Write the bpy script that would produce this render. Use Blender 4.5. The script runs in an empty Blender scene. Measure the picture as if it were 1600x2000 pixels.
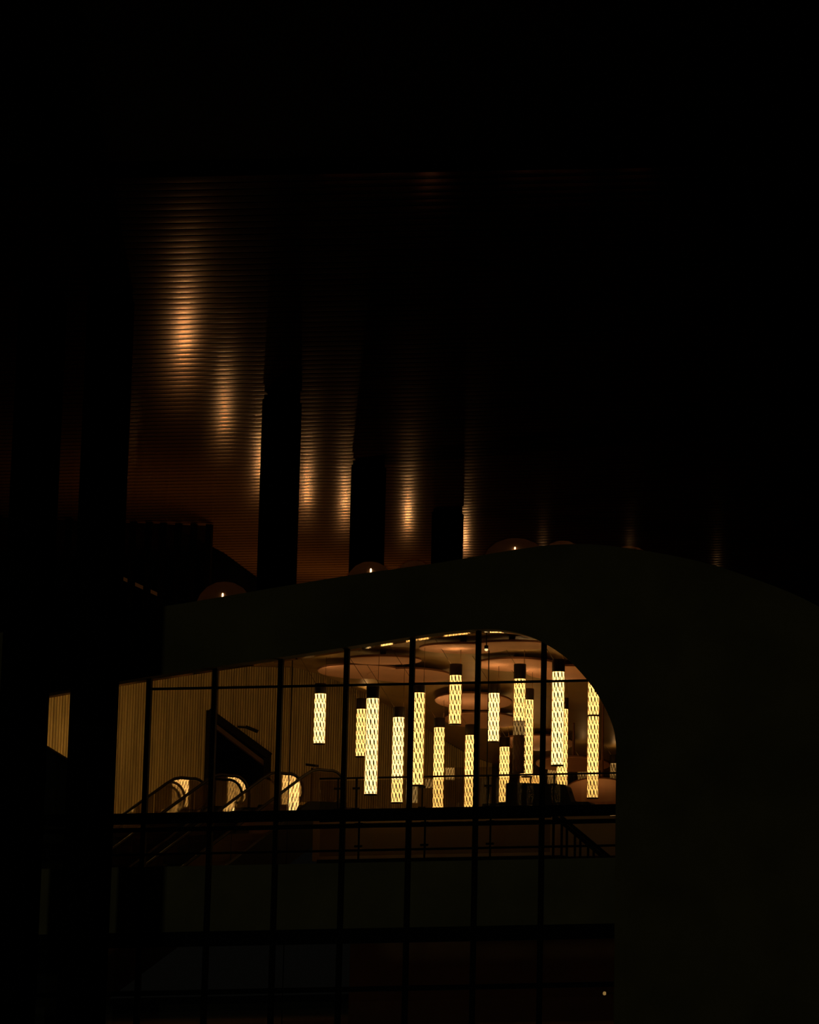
import bpy, math, random
from mathutils import Vector, Matrix
random.seed(7)
SC = bpy.context.scene
COL = SC.collection

# ------------------------------------------------------------------ camera
F, PX, PY = 5100.0, 2080.0, 1000.0          # focal length and principal point of the 1600x2000 frame
PITCH, ROLL = math.radians(9.5), -0.0195
CAM = Vector((16.0, 0.0, 1.6))
cd = bpy.data.cameras.new('camera')
cam = bpy.data.objects.new('camera', cd)
COL.objects.link(cam)
cd.sensor_fit = 'HORIZONTAL'
cd.sensor_width = 36.0
cd.lens = F / 1600.0 * 36.0
cd.shift_x = -(PX - 800.0) / 1600.0
cd.clip_end = 400
RM = Matrix.Rotation(math.pi / 2 + PITCH, 3, 'X') @ Matrix.Rotation(ROLL, 3, 'Z')
cam.location = CAM
cam.rotation_euler = RM.to_euler()
SC.camera = cam

# ------------------------------------------------------------------ world, exposure
w = bpy.data.worlds.new('night_sky')
SC.world = w
w.use_nodes = True
bg = w.node_tree.nodes['Background']
bg.inputs[0].default_value = (1.0, 0.95, 0.8, 1)
bg.inputs[1].default_value = 0.0016
ml = bpy.data.lights.new('front_fill', 'SUN')  # weak frontal light added to lift the dark facade
ml.energy = 0.034
ml.angle = math.radians(3)
ml.color = (1.0, 0.95, 0.6)
front_fill = bpy.data.objects.new('front_fill', ml)
front_fill.rotation_euler = (math.radians(76), 0, math.radians(-20))
COL.objects.link(front_fill)
vs = SC.view_settings
vs.view_transform = 'Standard'
vs.look = 'None'
vs.exposure = 0.0
vs.gamma = 1.0
vs.use_curve_mapping = False
try:
    SC.cycles.use_denoising = True
    SC.cycles.max_bounces = 8
    SC.cycles.caustics_reflective = False
    SC.cycles.caustics_refractive = False
    SC.cycles.transparent_max_bounces = 24
    SC.cycles.sample_clamp_indirect = 1.5
except Exception:
    pass


def ray(px, py):
    return RM @ Vector(((px - PX) / F, -(py - PY) / F, -1.0))


def at(px, py, Y):
    d = ray(px, py)
    return CAM + d * ((Y - CAM.y) / d.y)


def atz(px, py, z):
    d = ray(px, py)
    return CAM + d * ((z - CAM.z) / d.z)


def ppm(Y):                                  # pixels per metre at a depth
    return F / Y * 1.0


# ------------------------------------------------------------------ materials
MATS = {}


def mat(name, col, rough=0.6, metal=0.0, spec=0.5, noise=0.0, nscale=3.0, bump=0.0, emit=None, estr=0.0, stretch=None):
    m = bpy.data.materials.new(name)
    m.use_nodes = True
    nt = m.node_tree
    b = nt.nodes['Principled BSDF']
    b.inputs['Roughness'].default_value = rough
    b.inputs['Metallic'].default_value = metal
    b.inputs['Specular IOR Level'].default_value = spec
    b.inputs['Base Color'].default_value = (*col, 1)
    if noise or bump:
        tc = nt.nodes.new('ShaderNodeTexCoord')
        mp = nt.nodes.new('ShaderNodeMapping')
        nt.links.new(tc.outputs['Object'], mp.inputs['Vector'])
        if stretch:
            mp.inputs['Scale'].default_value = stretch
        n = nt.nodes.new('ShaderNodeTexNoise')
        n.inputs['Scale'].default_value = nscale
        n.inputs['Detail'].default_value = 3
        nt.links.new(mp.outputs['Vector'], n.inputs['Vector'])
        if noise:
            r = nt.nodes.new('ShaderNodeValToRGB')
            lo = tuple(max(0, c * (1 - noise)) for c in col)
            hi = tuple(min(1, c * (1 + noise)) for c in col)
            r.color_ramp.elements[0].position = 0.3
            r.color_ramp.elements[1].position = 0.7
            r.color_ramp.elements[0].color = (*lo, 1)
            r.color_ramp.elements[1].color = (*hi, 1)
            nt.links.new(n.outputs['Fac'], r.inputs['Fac'])
            nt.links.new(r.outputs['Color'], b.inputs['Base Color'])
        if bump:
            bp = nt.nodes.new('ShaderNodeBump')
            bp.inputs['Strength'].default_value = bump
            bp.inputs['Distance'].default_value = 0.05
            nt.links.new(n.outputs['Fac'], bp.inputs['Height'])
            nt.links.new(bp.outputs['Normal'], b.inputs['Normal'])
    if emit:
        b.inputs['Emission Color'].default_value = (*emit, 1)
        b.inputs['Emission Strength'].default_value = estr
    MATS[name] = m
    return m


def glass(name, tint, refl, rough=0.0):
    m = bpy.data.materials.new(name)
    m.use_nodes = True
    nt = m.node_tree
    for n in list(nt.nodes):
        nt.nodes.remove(n)
    out = nt.nodes.new('ShaderNodeOutputMaterial')
    mix = nt.nodes.new('ShaderNodeMixShader')
    tr = nt.nodes.new('ShaderNodeBsdfTransparent')
    gl = nt.nodes.new('ShaderNodeBsdfGlossy')
    tr.inputs['Color'].default_value = (*tint, 1)
    gl.inputs['Roughness'].default_value = rough
    gl.inputs['Color'].default_value = (1, 1, 1, 1)
    mix.inputs['Fac'].default_value = refl
    nt.links.new(tr.outputs[0], mix.inputs[1])
    nt.links.new(gl.outputs[0], mix.inputs[2])
    nt.links.new(mix.outputs[0], out.inputs['Surface'])
    MATS[name] = m
    return m


mat('shell', (0.16, 0.14, 0.05), 0.85, noise=0.25, nscale=0.6)
mat('roof_skin', (0.04, 0.034, 0.02), 1.0, spec=0.0, noise=0.3, nscale=0.8)
mat('column', (0.005, 0.005, 0.005), 1.0, spec=0.0, noise=0.2, nscale=1.5)
mat('frame', (0.004, 0.004, 0.003), 0.7, spec=0.08, noise=0.2, nscale=4)
mat('frame_dark', (0.012, 0.010, 0.007), 0.7, spec=0.12, noise=0.2, nscale=4)
mat('spandrel', (0.17, 0.155, 0.06), 0.5, spec=0.2, noise=0.25, nscale=0.7)
mat('copper', (0.56, 0.22, 0.065), 0.165, metal=0.58, noise=0.25, nscale=0.5, stretch=(0.4, 3, 1))
mat('slat', (0.80, 0.64, 0.30), 0.55, noise=0.22, nscale=6, stretch=(1, 1, 0.12))
mat('slat_back', (0.24, 0.16, 0.07), 0.8, noise=0.2, nscale=2)
mat('bronze_ceiling', (0.46, 0.29, 0.10), 0.40, metal=0.35, noise=0.2, nscale=0.7)
mat('disc', (0.92, 0.50, 0.32), 0.7, noise=0.06, nscale=1.2)
mat('disc_edge', (0.24, 0.10, 0.05), 0.6, noise=0.1, nscale=2)
mat('polished', (0.7, 0.5, 0.22), 0.05, metal=1.0, noise=0.1, nscale=5)
mat('lamp_cap', (0.03, 0.02, 0.014), 0.45, metal=0.3, noise=0.15, nscale=5)
mat('lattice', (0.16, 0.075, 0.022), 0.5, metal=0.6, noise=0.2, nscale=20)
mat('wire', (0.12, 0.08, 0.045), 0.4, metal=0.8, noise=0.1, nscale=9)
mat('hook', (0.4, 0.28, 0.16), 0.35, metal=1.0, noise=0.1, nscale=9)
EM = (1.0, 0.52, 0.14)
mat('glow_warm', (0.9, 0.7, 0.4), 0.6, emit=EM, estr=2.9)
mat('glow_bright', (0.9, 0.75, 0.45), 0.6, emit=(1.0, 0.58, 0.19), estr=3.8)
mat('glow_soft', (0.9, 0.7, 0.4), 0.6, emit=(1.0, 0.5, 0.12), estr=2.2)
mat('glow_strong', (0.9, 0.7, 0.4), 0.6, emit=(1.0, 0.55, 0.16), estr=12.0)
mat('glow_faint', (0.8, 0.6, 0.35), 0.6, emit=(1.0, 0.55, 0.17), estr=0.42)
mat('glow_dim', (0.8, 0.6, 0.35), 0.6, emit=(1.0, 0.58, 0.18), estr=0.28)
mat('glow_off', (0.22, 0.15, 0.08), 0.6, noise=0.1, nscale=4)
mat('top_glow', (0.9, 0.8, 0.6), 0.4, emit=(1.0, 0.58, 0.24), estr=40.0)
mat('top_glow_soft', (0.9, 0.8, 0.6), 0.4, emit=(1.0, 0.58, 0.24), estr=12.0)
mat('spot_glow', (0.9, 0.8, 0.6), 0.5, emit=(1.0, 0.72, 0.34), estr=1.6)
mat('dome_glint', (0.9, 0.8, 0.6), 0.5, emit=(1.0, 0.62, 0.36), estr=4.0)  # emission for the highlight on each dome
mat('uplight_lens', (0.9, 0.8, 0.6), 0.3, emit=(1.0, 0.58, 0.22), estr=4.0)
mat('uplight_body', (0.01, 0.01, 0.009), 0.9, spec=0.05, noise=0.1, nscale=6)
mat('tube_glow', (0.9, 0.5, 0.3), 0.5, emit=(1.0, 0.32, 0.08), estr=0.28)
mat('black', (0.006, 0.006, 0.005), 0.6, spec=0.2, noise=0.15, nscale=3)
mat('rubber', (0.012, 0.011, 0.009), 0.42, spec=0.4, noise=0.1, nscale=8)
mat('steel_dark', (0.06, 0.045, 0.03), 0.45, metal=0.6, noise=0.15, nscale=6)
mat('floor_stone', (0.26, 0.19, 0.12), 0.5, noise=0.2, nscale=1.5)
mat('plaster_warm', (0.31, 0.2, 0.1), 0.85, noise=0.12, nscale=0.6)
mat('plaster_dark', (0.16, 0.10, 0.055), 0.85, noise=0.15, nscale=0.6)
mat('paving', (0.035, 0.033, 0.028), 0.85, noise=0.3, nscale=1.2)
mat('dome_shell', (0.32, 0.2, 0.11), 0.4, noise=0.08, nscale=1.5)
def opal(name, col):
    m = bpy.data.materials.new(name)
    m.use_nodes = True
    nt = m.node_tree
    for n in list(nt.nodes):
        nt.nodes.remove(n)
    out = nt.nodes.new('ShaderNodeOutputMaterial')
    mix = nt.nodes.new('ShaderNodeMixShader')
    tl = nt.nodes.new('ShaderNodeBsdfTranslucent')
    df = nt.nodes.new('ShaderNodeBsdfDiffuse')
    nz = nt.nodes.new('ShaderNodeTexNoise')
    nz.inputs['Scale'].default_value = 2.0
    rp = nt.nodes.new('ShaderNodeValToRGB')
    rp.color_ramp.elements[0].color = (*[c * 0.8 for c in col], 1)
    rp.color_ramp.elements[1].color = (*col, 1)
    nt.links.new(nz.outputs['Fac'], rp.inputs['Fac'])
    for b in (tl, df):
        nt.links.new(rp.outputs['Color'], b.inputs['Color'])
    mix.inputs['Fac'].default_value = 0.5
    nt.links.new(tl.outputs[0], mix.inputs[1])
    nt.links.new(df.outputs[0], mix.inputs[2])
    nt.links.new(mix.outputs[0], out.inputs['Surface'])
    MATS[name] = m


opal('dome_opal', (0.5, 0.3, 0.17))
mat('dome_fill', (0.9, 0.8, 0.6), 0.5, emit=(1.0, 0.55, 0.25), estr=6.0)  # glow added inside the domes to brighten them
mat('dome_fill_strong', (0.9, 0.7, 0.4), 0.5, emit=(1.0, 0.45, 0.12), estr=40.0)
glass('pane_glass', (0.93, 0.93, 0.9), 0.03)
glass('rail_glass', (0.80, 0.78, 0.72), 0.05)
glass('screen_glass', (0.85, 0.82, 0.76), 0.09)
glass('escalator_glass', (0.82, 0.78, 0.7), 0.40, 0.015)
glass('dark_glass', (0.25, 0.25, 0.22), 0.06, 0.05)
glass('dome_glass', (0.9, 0.82, 0.72), 0.06, 0.15)


# ------------------------------------------------------------------ mesh helpers
class MB:
    def __init__(self):
        self.v, self.f = [], []

    def poly(self, pts):
        n = len(self.v)
        self.v += [tuple(p) for p in pts]
        self.f.append(tuple(range(n, n + len(pts))))

    def box(self, x0, x1, y0, y1, z0, z1):
        n = len(self.v)
        self.v += [(x, y, z) for z in (z0, z1) for y in (y0, y1) for x in (x0, x1)]
        self.f += [(n + a, n + b, n + c, n + d) for a, b, c, d in
                   ((0, 2, 3, 1), (4, 5, 7, 6), (0, 1, 5, 4), (2, 6, 7, 3), (0, 4, 6, 2), (1, 3, 7, 5))]

    def bar(self, a, b, wx, wy=None, up=Vector((0, 0, 1))):          # rectangular bar between two points
        a, b = Vector(a), Vector(b)
        wy = wx if wy is None else wy
        d = (b - a).normalized()
        s = d.cross(up)
        if s.length < 1e-4:
            s = Vector((1, 0, 0))
        s.normalize()
        t = s.cross(d).normalized()
        n = len(self.v)
        for p in (a, b):
            for i, j in ((-1, -1), (1, -1), (1, 1), (-1, 1)):
                self.v.append(tuple(p + s * (i * wx / 2) + t * (j * wy / 2)))
        self.f += [(n, n + 3, n + 2, n + 1), (n + 4, n + 5, n + 6, n + 7)]
        self.f += [(n + i, n + (i + 1) % 4, n + 4 + (i + 1) % 4, n + 4 + i) for i in range(4)]

    def tube(self, pts, r, k=6, closed_caps=True):
        pts = [Vector(p) for p in pts]
        n0 = len(self.v)
        prev = None
        for i, p in enumerate(pts):
            d = (pts[min(i + 1, len(pts) - 1)] - pts[max(i - 1, 0)]).normalized()
            if prev is None:
                s = d.cross(Vector((0, 0, 1)))
                if s.length < 1e-3:
                    s = Vector((1, 0, 0))
            else:
                s = prev - d * prev.dot(d)
            s.normalize()
            prev = s
            t = d.cross(s)
            for j in range(k):
                an = 2 * math.pi * j / k
                self.v.append(tuple(p + s * (r * math.cos(an)) + t * (r * math.sin(an))))
        for i in range(len(pts) - 1):
            for j in range(k):
                a = n0 + i * k + j
                b = n0 + i * k + (j + 1) % k
                self.f.append((a, b, b + k, a + k))
        if closed_caps:
            self.f.append(tuple(n0 + j for j in reversed(range(k))))
            e = n0 + (len(pts) - 1) * k
            self.f.append(tuple(e + j for j in range(k)))

    def lathe(self, c, prof, k=24, cap0=True, cap1=True):             # profile of (radius, z)
        n0 = len(self.v)
        for r, z in prof:
            for j in range(k):
                an = 2 * math.pi * j / k
                self.v.append((c[0] + r * math.cos(an), c[1] + r * math.sin(an), c[2] + z))
        for i in range(len(prof) - 1):
            for j in range(k):
                a = n0 + i * k + j
                b = n0 + i * k + (j + 1) % k
                self.f.append((a, b, b + k, a + k))
        if cap0:
            self.f.append(tuple(n0 + j for j in reversed(range(k))))
        if cap1:
            e = n0 + (len(prof) - 1) * k
            self.f.append(tuple(e + j for j in range(k)))

    def prism(self, pts, off):                                        # polygon extruded by a vector
        pts = [Vector(p) for p in pts]
        off = Vector(off)
        n, k = len(self.v), len(pts)
        self.v += [tuple(p) for p in pts] + [tuple(p + off) for p in pts]
        self.f.append(tuple(range(n, n + k)))
        self.f.append(tuple(n + k + i for i in reversed(range(k))))
        self.f += [(n + (i + 1) % k, n + i, n + k + i, n + k + (i + 1) % k) for i in range(k)]

    def build(self, name, m, parent=None, smooth=False):
        me = bpy.data.meshes.new(name)
        org = Vector(parent_world(parent)) if parent else Vector((0, 0, 0))
        me.from_pydata([tuple(Vector(p) - org) for p in self.v], [], self.f)
        me.validate()
        if smooth:
            for p in me.polygons:
                p.use_smooth = True
        me.materials.append(MATS[m])
        o = bpy.data.objects.new(name, me)
        COL.objects.link(o)
        if parent:
            o.parent = parent
        return o


def parent_world(o):
    p = Vector((0, 0, 0))
    while o:
        p += Vector(o.location)
        o = o.parent
    return p


def thing(name, loc, label=None, cat=None, group=None, kind=None):
    o = bpy.data.objects.new(name, None)
    o.empty_display_size = 0.3
    o.location = loc
    COL.objects.link(o)
    tag(o, label, cat, group, kind)
    return o


def tag(o, label=None, cat=None, group=None, kind=None):
    if label:
        o['label'] = label
    if cat:
        o['category'] = cat
    if group:
        o['group'] = group
    if kind:
        o['kind'] = kind
    return o


def interp(tab, x):
    if x <= tab[0][0]:
        return tab[0][1]
    for (a, b), (c, d) in zip(tab, tab[1:]):
        if x <= c:
            return b + (d - b) * (x - a) / (c - a)
    return tab[-1][1]


def smooth_curve(pts, n=8):                                           # Catmull-Rom through the points
    out = []
    P = [Vector(p) for p in pts]
    for i in range(len(P) - 1):
        a, b, c, d = P[max(i - 1, 0)], P[i], P[i + 1], P[min(i + 2, len(P) - 1)]
        for j in range(n):
            t = j / n
            out.append(0.5 * ((2 * b) + (c - a) * t + (2 * a - 5 * b + 4 * c - d) * t * t + (3 * b - a - 3 * c + d) * t ** 3))
    out.append(P[-1])
    return out


# ================================================================== THE SHELL OF THE BUILDING
YF = 60.0                                    # glazing plane of the facade
# upper outline of the low curved building and the head of its arched window, as points of the facade plane
SIL = smooth_curve([at(x, y, YF) for x, y in ((-140, 1262), (20, 1238), (105, 1224), (240, 1201), (370, 1182), (515, 1157), (690, 1128),
                    (860, 1104), (1000, 1080), (1100, 1068), (1200, 1071), (1350, 1096), (1470, 1132), (1600, 1187), (1760, 1290))], 5)
HEAD = smooth_curve([at(x, y, YF) for x, y in ((-140, 1400), (5, 1374), (120, 1354), (230, 1336), (300, 1325), (425, 1306), (551, 1288), (679, 1268),
                     (806, 1248), (870, 1239), (935, 1233), (985, 1234), (1030, 1243), (1064, 1257), (1110, 1287), (1150, 1328), (1180, 1372), (1200, 1414), (1208, 1450), (1208.5, 1500))], 5)
XR = HEAD[-1].x                              # right jamb
XL = HEAD[0].x
GZ = 0.0

ground = MB()
ground.poly([(-70, 8, GZ), (70, 8, GZ), (70, 140, GZ), (-70, 140, GZ)])
tag(ground.build('ground', 'paving'), 'dark paved forecourt in front of the building', 'ground', kind='structure')

front = MB()
n = len(HEAD)
strip_top = []
for p in HEAD:                               # silhouette height above each head point
    z = None
    for a, b in zip(SIL, SIL[1:]):
        if a.x <= p.x <= b.x:
            z = a.z + (b.z - a.z) * (p.x - a.x) / max(b.x - a.x, 1e-6)
            break
    strip_top.append(z if z else SIL[0].z)
Y0, Y1 = YF - 0.35, YF + 0.1
for i in range(n - 1):
    a, b, za, zb = HEAD[i], HEAD[i + 1], strip_top[i], strip_top[i + 1]
    if b.x - a.x < 1e-4:
        continue
    front.poly([(a.x, Y0, a.z), (b.x, Y0, b.z), (b.x, Y0, zb), (a.x, Y0, za)])
    front.poly([(a.x, Y1, a.z), (a.x, Y1, za), (b.x, Y1, zb), (b.x, Y1, b.z)])
    front.poly([(a.x, Y0, a.z), (a.x, Y1, a.z), (b.x, Y1, b.z), (b.x, Y0, b.z)])
ja = [p for p in SIL if p.x > XR + 1e-3]
zj = strip_top[-1]
solid = [(XR, Y0, GZ), (SIL[-1].x, Y0, GZ)] + [(p.x, Y0, p.z) for p in reversed(ja)] + [(XR, Y0, zj)]
front.prism(solid, (0, Y1 - Y0, 0))
front.box(-40, XL, Y0, Y1, GZ, SIL[0].z)
tag(front.build('wall_front', 'shell'), 'dark curved front wall arching over the lit window', 'wall', kind='structure')

RISE = [(0.0, 0.0), (0.4, 0.05), (2.0, 0.16), (6.0, 0.5), (14.0, 1.2), (30.0, 2.6), (60.0, 4.0)]


def sil_z(x):
    for a, b in zip(SIL, SIL[1:]):
        if a.x <= x <= b.x:
            return a.z + (b.z - a.z) * (x - a.x) / (b.x - a.x)
    return SIL[0].z if x < SIL[0].x else SIL[-1].z


def roof_z(x, y):                            # the roof swells gently upwards behind its front edge
    return min(sil_z(x) + interp(RISE, y - Y0), 12.3 if y > 66 else 99)


roof = MB()
xs_r = [-40.0, -30.0, -22.0, -16.0] + [p.x for p in SIL] + [14.0, 20.0, 26.0]
xs_r = [x for i, x in enumerate(xs_r) if i == 0 or x > xs_r[i - 1] + 1e-3]
ys_r = [Y0, Y0 + 0.4, Y0 + 2, Y0 + 4, Y0 + 6, Y0 + 10, Y0 + 14, Y0 + 20, Y0 + 26, Y0 + 34, Y0 + 44, Y0 + 54]
for j, y in enumerate(ys_r):
    for x in xs_r:
        roof.v.append((x, y, roof_z(x, y)))
k = len(xs_r)
for j in range(len(ys_r) - 1):
    for i in range(k - 1):
        roof.f.append((j * k + i, j * k + i + 1, (j + 1) * k + i + 1, (j + 1) * k + i))
tag(roof.build('roof', 'roof_skin', smooth=True), 'dark gently curved roof of the low building', 'roof', kind='structure')

# ------------------------------------------------------------------ window: mullions, transoms, panes
win = thing('window_1', (0, YF, 0), 'wide arched window wall with dark mullions and lit lobby behind', 'window', kind='structure')


def head_z(x):
    for a, b in zip(HEAD, HEAD[1:]):
        if a.x <= x <= b.x and b.x > a.x:
            return a.z + (b.z - a.z) * (x - a.x) / (b.x - a.x)
    return HEAD[-1].z


MPX = [-89, 40, 168, 292, 420, 548, 676.5, 804.5, 933.5, 1062]        # mullion pixels on the line y = 1340
MX = [at(x, 1340, YF).x for x in MPX]
TR = [(1336, 0.055), (1589, 0.25), (1611, 0.10), (1659, 0.05), (1826, 0.34), (1930, 0.12)]
TZ = [(at(800, y, YF).z, h) for y, h in TR]
for x in MX:
    m = MB()
    m.box(x - 0.055, x + 0.055, YF - 0.06, YF + 0.06, GZ, head_z(x) + 0.02)
    m.build('mullion', 'frame', win)
m = MB()
m.box(XR - 0.03, XR + 0.03, YF - 0.06, YF + 0.06, GZ, HEAD[-1].z)
m.build('jamb', 'frame', win)
xs_head_right = max(p.x for p in HEAD if p.z > TZ[0][0])
for i, (z, h) in enumerate(TZ):
    m = MB()
    xe = xs_head_right if i == 0 else XR
    xb = MX[3] if i == 0 else XL
    m.box(xb, xe, YF - (0.05 if i else 0.03), YF + (0.05 if i else 0.03), z - h / 2, z + h / 2)
    m.build('transom', 'frame', win)
edges = [XL] + MX + [XR]
zl = sorted([GZ + 0.02] + [t[0] for t in TZ])
for a, b in zip(edges, edges[1:]):
    if b - a < 0.1:
        continue
    for k in range(len(zl)):
        z0 = zl[k]
        spand = abs(z0 - TZ[4][0]) < 1e-4
        if k + 1 < len(zl):
            top = [(a, min(zl[k + 1], head_z(a))), (b, min(zl[k + 1], head_z(b)))]
            if k + 1 == len(zl) - 1 and b > xs_head_right:
                xs = [a + (b - a) * j / 14 for j in range(15)]
                top = [(x, min(zl[k + 1], head_z(x))) for x in xs]
        else:
            xs = [a + (b - a) * j / 14 for j in range(15)]
            top = [(x, max(z0 + 0.001, head_z(x))) for x in xs]
            if max(t[1] for t in top) - z0 < 0.05:
                continue
            top = [t for t in top if t[1] > z0 + 0.002]
            if len(top) < 2:
                continue
            a2, b2 = top[0][0], top[-1][0]
            m = MB()
            m.prism([(a2, YF - 0.008, z0), (b2, YF - 0.008, z0)] + [(x, YF - 0.008, z) for x, z in reversed(top)], (0, 0.016, 0))
            m.build('pane', 'pane_glass', win)
            continue
        m = MB()
        if spand:                            # opaque spandrel hiding the floor zone, glass strip above it
            zs = at(800, 1683, YF).z
            m.box(a, b, YF - 0.01, YF + 0.02, z0, zs)
            m.build('spandrel_panel', 'spandrel', win)
            m = MB()
            m.box(a, b, YF - 0.008, YF + 0.008, zs, zl[k + 1])
            m.build('pane', 'pane_glass', win)
        else:
            m.prism([(a, YF - 0.008, z0), (b, YF - 0.008, z0)] + [(x, YF - 0.008, z) for x, z in reversed(top)], (0, 0.016, 0))
            m.build('pane', 'pane_glass', win)

lin = MB()                                   # polished lining of the arch just inside the glass
pts = [p for p in HEAD]
for a, b in zip(pts, pts[1:]):
    lin.poly([(a.x, YF + 0.1, a.z + 0.01), (b.x, YF + 0.1, b.z + 0.01), (b.x, YF + 0.5, b.z + 0.02), (a.x, YF + 0.5, a.z + 0.02)])
tag(lin.build('trim_1', 'polished', smooth=True), 'polished bronze lining inside the window arch', 'trim', kind='structure')

# ================================================================== LOBBY: CEILING, WALLS, FLOORS
CR = [(60.5, 9.5), (66, 9.72), (70.5, 9.74), (73, 9.58), (76, 9.2), (82, 8.43), (86, 7.98), (90, 7.4), (96, 6.4)]     # profile on the right
CL = [(60.5, 9.5), (70, 10.0), (82, 10.75), (96, 11.5)]                                                                 # profile on the left


def ceil_z(x, y):
    t = min(max((x - CAM.x + 24.0) / 5.2, 0.0), 1.0)
    t = t * t * (3 - 2 * t)
    return min(interp(CL, y) * (1 - t) + interp(CR, y) * t, roof_z(x, y) - 0.1)


ce = MB()
cx0, cx1, cy0, cy1, nx, ny = -19.0, XR + 3.5, YF + 0.7, 94.0, 44, 68
base = len(ce.v)
for j in range(ny + 1):
    for i in range(nx + 1):
        x, y = cx0 + (cx1 - cx0) * i / nx, cy0 + (cy1 - cy0) * j / ny
        ce.v.append((x, y, ceil_z(x, y)))
for j in range(ny):
    for i in range(nx):
        k = j * (nx + 1) + i
        ce.f.append((k, k + nx + 1, k + nx + 2, k + 1))
tag(ce.build('ceiling_lobby', 'bronze_ceiling', smooth=True), 'glossy bronze lobby ceiling sloping down towards the back', 'ceiling', kind='structure')

# slatted wall, oblique: nearer on the left
WA = at(60, 1500, 74.0)
WB = at(960, 1500, 86.0)
WD = Vector((WB.x - WA.x, WB.y - WA.y, 0))
WL = WD.length
WD.normalize()
WN = Vector((WD.y, -WD.x, 0))                # towards the camera
ZU = 5.14
ZE = 5.8                                      # upper floor level


def wall_hit(px, py):                        # distance along the slatted wall, height
    d = ray(px, py)
    t = (Vector((WA.x, WA.y, 0)) - Vector((CAM.x, CAM.y, 0))).dot(WN) / Vector((d.x, d.y, 0)).dot(WN)
    p = CAM + d * t
    return (p - WA).dot(WD), p.z


def wp(s, z, off=0.0):
    p = Vector((WA.x, WA.y, 0)) + WD * s + WN * off
    return Vector((p.x, p.y, z))


DL = wall_hit(408, 1391)
DR = wall_hit(522, 1478)
wl = thing('wall_slatted', wp(0, ZE), 'vertical timber slat wall at the back of the lobby', 'wall', kind='structure')
bk = MB()


def wall_top(s):
    p = wp(s, 0)
    return ceil_z(p.x, p.y) - 0.01


for s0, s1, zb0, zb1 in ((-6, DL[0], ZE, ZE), (DL[0], DR[0], DL[1], DR[1]), (DR[0], WL, ZE, ZE)):
    st = 6
    for i in range(st):
        a, b = s0 + (s1 - s0) * i / st, s0 + (s1 - s0) * (i + 1) / st
        za = zb0 + (zb1 - zb0) * i / st
        zb = zb0 + (zb1 - zb0) * (i + 1) / st
        bk.poly([wp(a, za), wp(b, zb), wp(b, wall_top(b)), wp(a, wall_top(a))])
bk.build('backing', 'slat_back', wl)
sl = MB()
s = -6.0
while s < WL:
    z0 = ZE
    if DL[0] - 0.03 < s < DR[0] + 0.03:
        z0 = DL[1] + (DR[1] - DL[1]) * (s - DL[0]) / (DR[0] - DL[0]) + 0.05
    d, wd = 0.035, 0.029 + random.uniform(-0.003, 0.003)
    a0, a1 = wp(s - wd, z0), wp(s + wd, z0)
    o = WN * (d + random.uniform(-0.006, 0.006))
    zt = wall_top(s)
    up = Vector((0, 0, zt - z0))
    sl.poly([a0 + o, a1 + o, a1 + o + up, a0 + o + up])
    sl.poly([a0, a0 + o, a0 + o + up, a0 + up])
    sl.poly([a1 + o, a1, a1 + up, a1 + o + up])
    s += 0.084
tag(sl.build('slats', 'slat', wl), kind='stuff')

# slanted doorway in the slatted wall
dr = thing('door_1', wp(DL[0], ZE), 'dark doorway with steeply slanted head in the slatted wall', 'door', kind='structure')
fr = MB()
fr.bar(wp(DL[0], ZE, 0.02), wp(DL[0], DL[1] + 0.05, 0.02), 0.12, 0.2)
fr.build('frame_post', 'frame_dark', dr)
fr = MB()
fr.bar(wp(DR[0], ZE, 0.02), wp(DR[0], DR[1] + 0.05, 0.02), 0.16, 0.2)
fr.build('frame_post', 'frame_dark', dr)
fr = MB()
fr.bar(wp(DL[0] - 0.05, DL[1], 0.02), wp(DR[0] + 0.05, DR[1], 0.02), 0.18, 0.22)
fr.build('slanted_head', 'frame_dark', dr)
fr = MB()
fr.bar(wp(DL[0] + 0.05, DL[1] - 0.28, -0.05), wp(DR[0] - 0.05, DR[1] - 0.22, -0.05), 0.1, 0.12)
fr.build('inner_head', 'plaster_dark', dr)
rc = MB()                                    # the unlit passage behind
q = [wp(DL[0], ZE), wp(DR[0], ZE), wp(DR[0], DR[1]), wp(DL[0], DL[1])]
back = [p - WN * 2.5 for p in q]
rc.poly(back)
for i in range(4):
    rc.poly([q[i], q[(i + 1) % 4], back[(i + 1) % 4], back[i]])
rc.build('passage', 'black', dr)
sp = MB()                                    # small projecting spot fitting above the slanted head
s1, z1 = wall_hit(484, 1424)
c = wp(s1, z1, 0.3)
sp.bar(wp(s1 - 0.35, z1 + 0.05, 0.02), c + Vector((-0.1, 0, 0.02)), 0.06)
sp.bar(c + Vector((-0.22, 0, 0.05)), c + Vector((0.14, 0, -0.1)), 0.1)
tag(sp.build('wall_spotlight', 'black'), 'small unlit black spotlight on the slat wall above the slanted door', 'spotlight')

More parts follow.
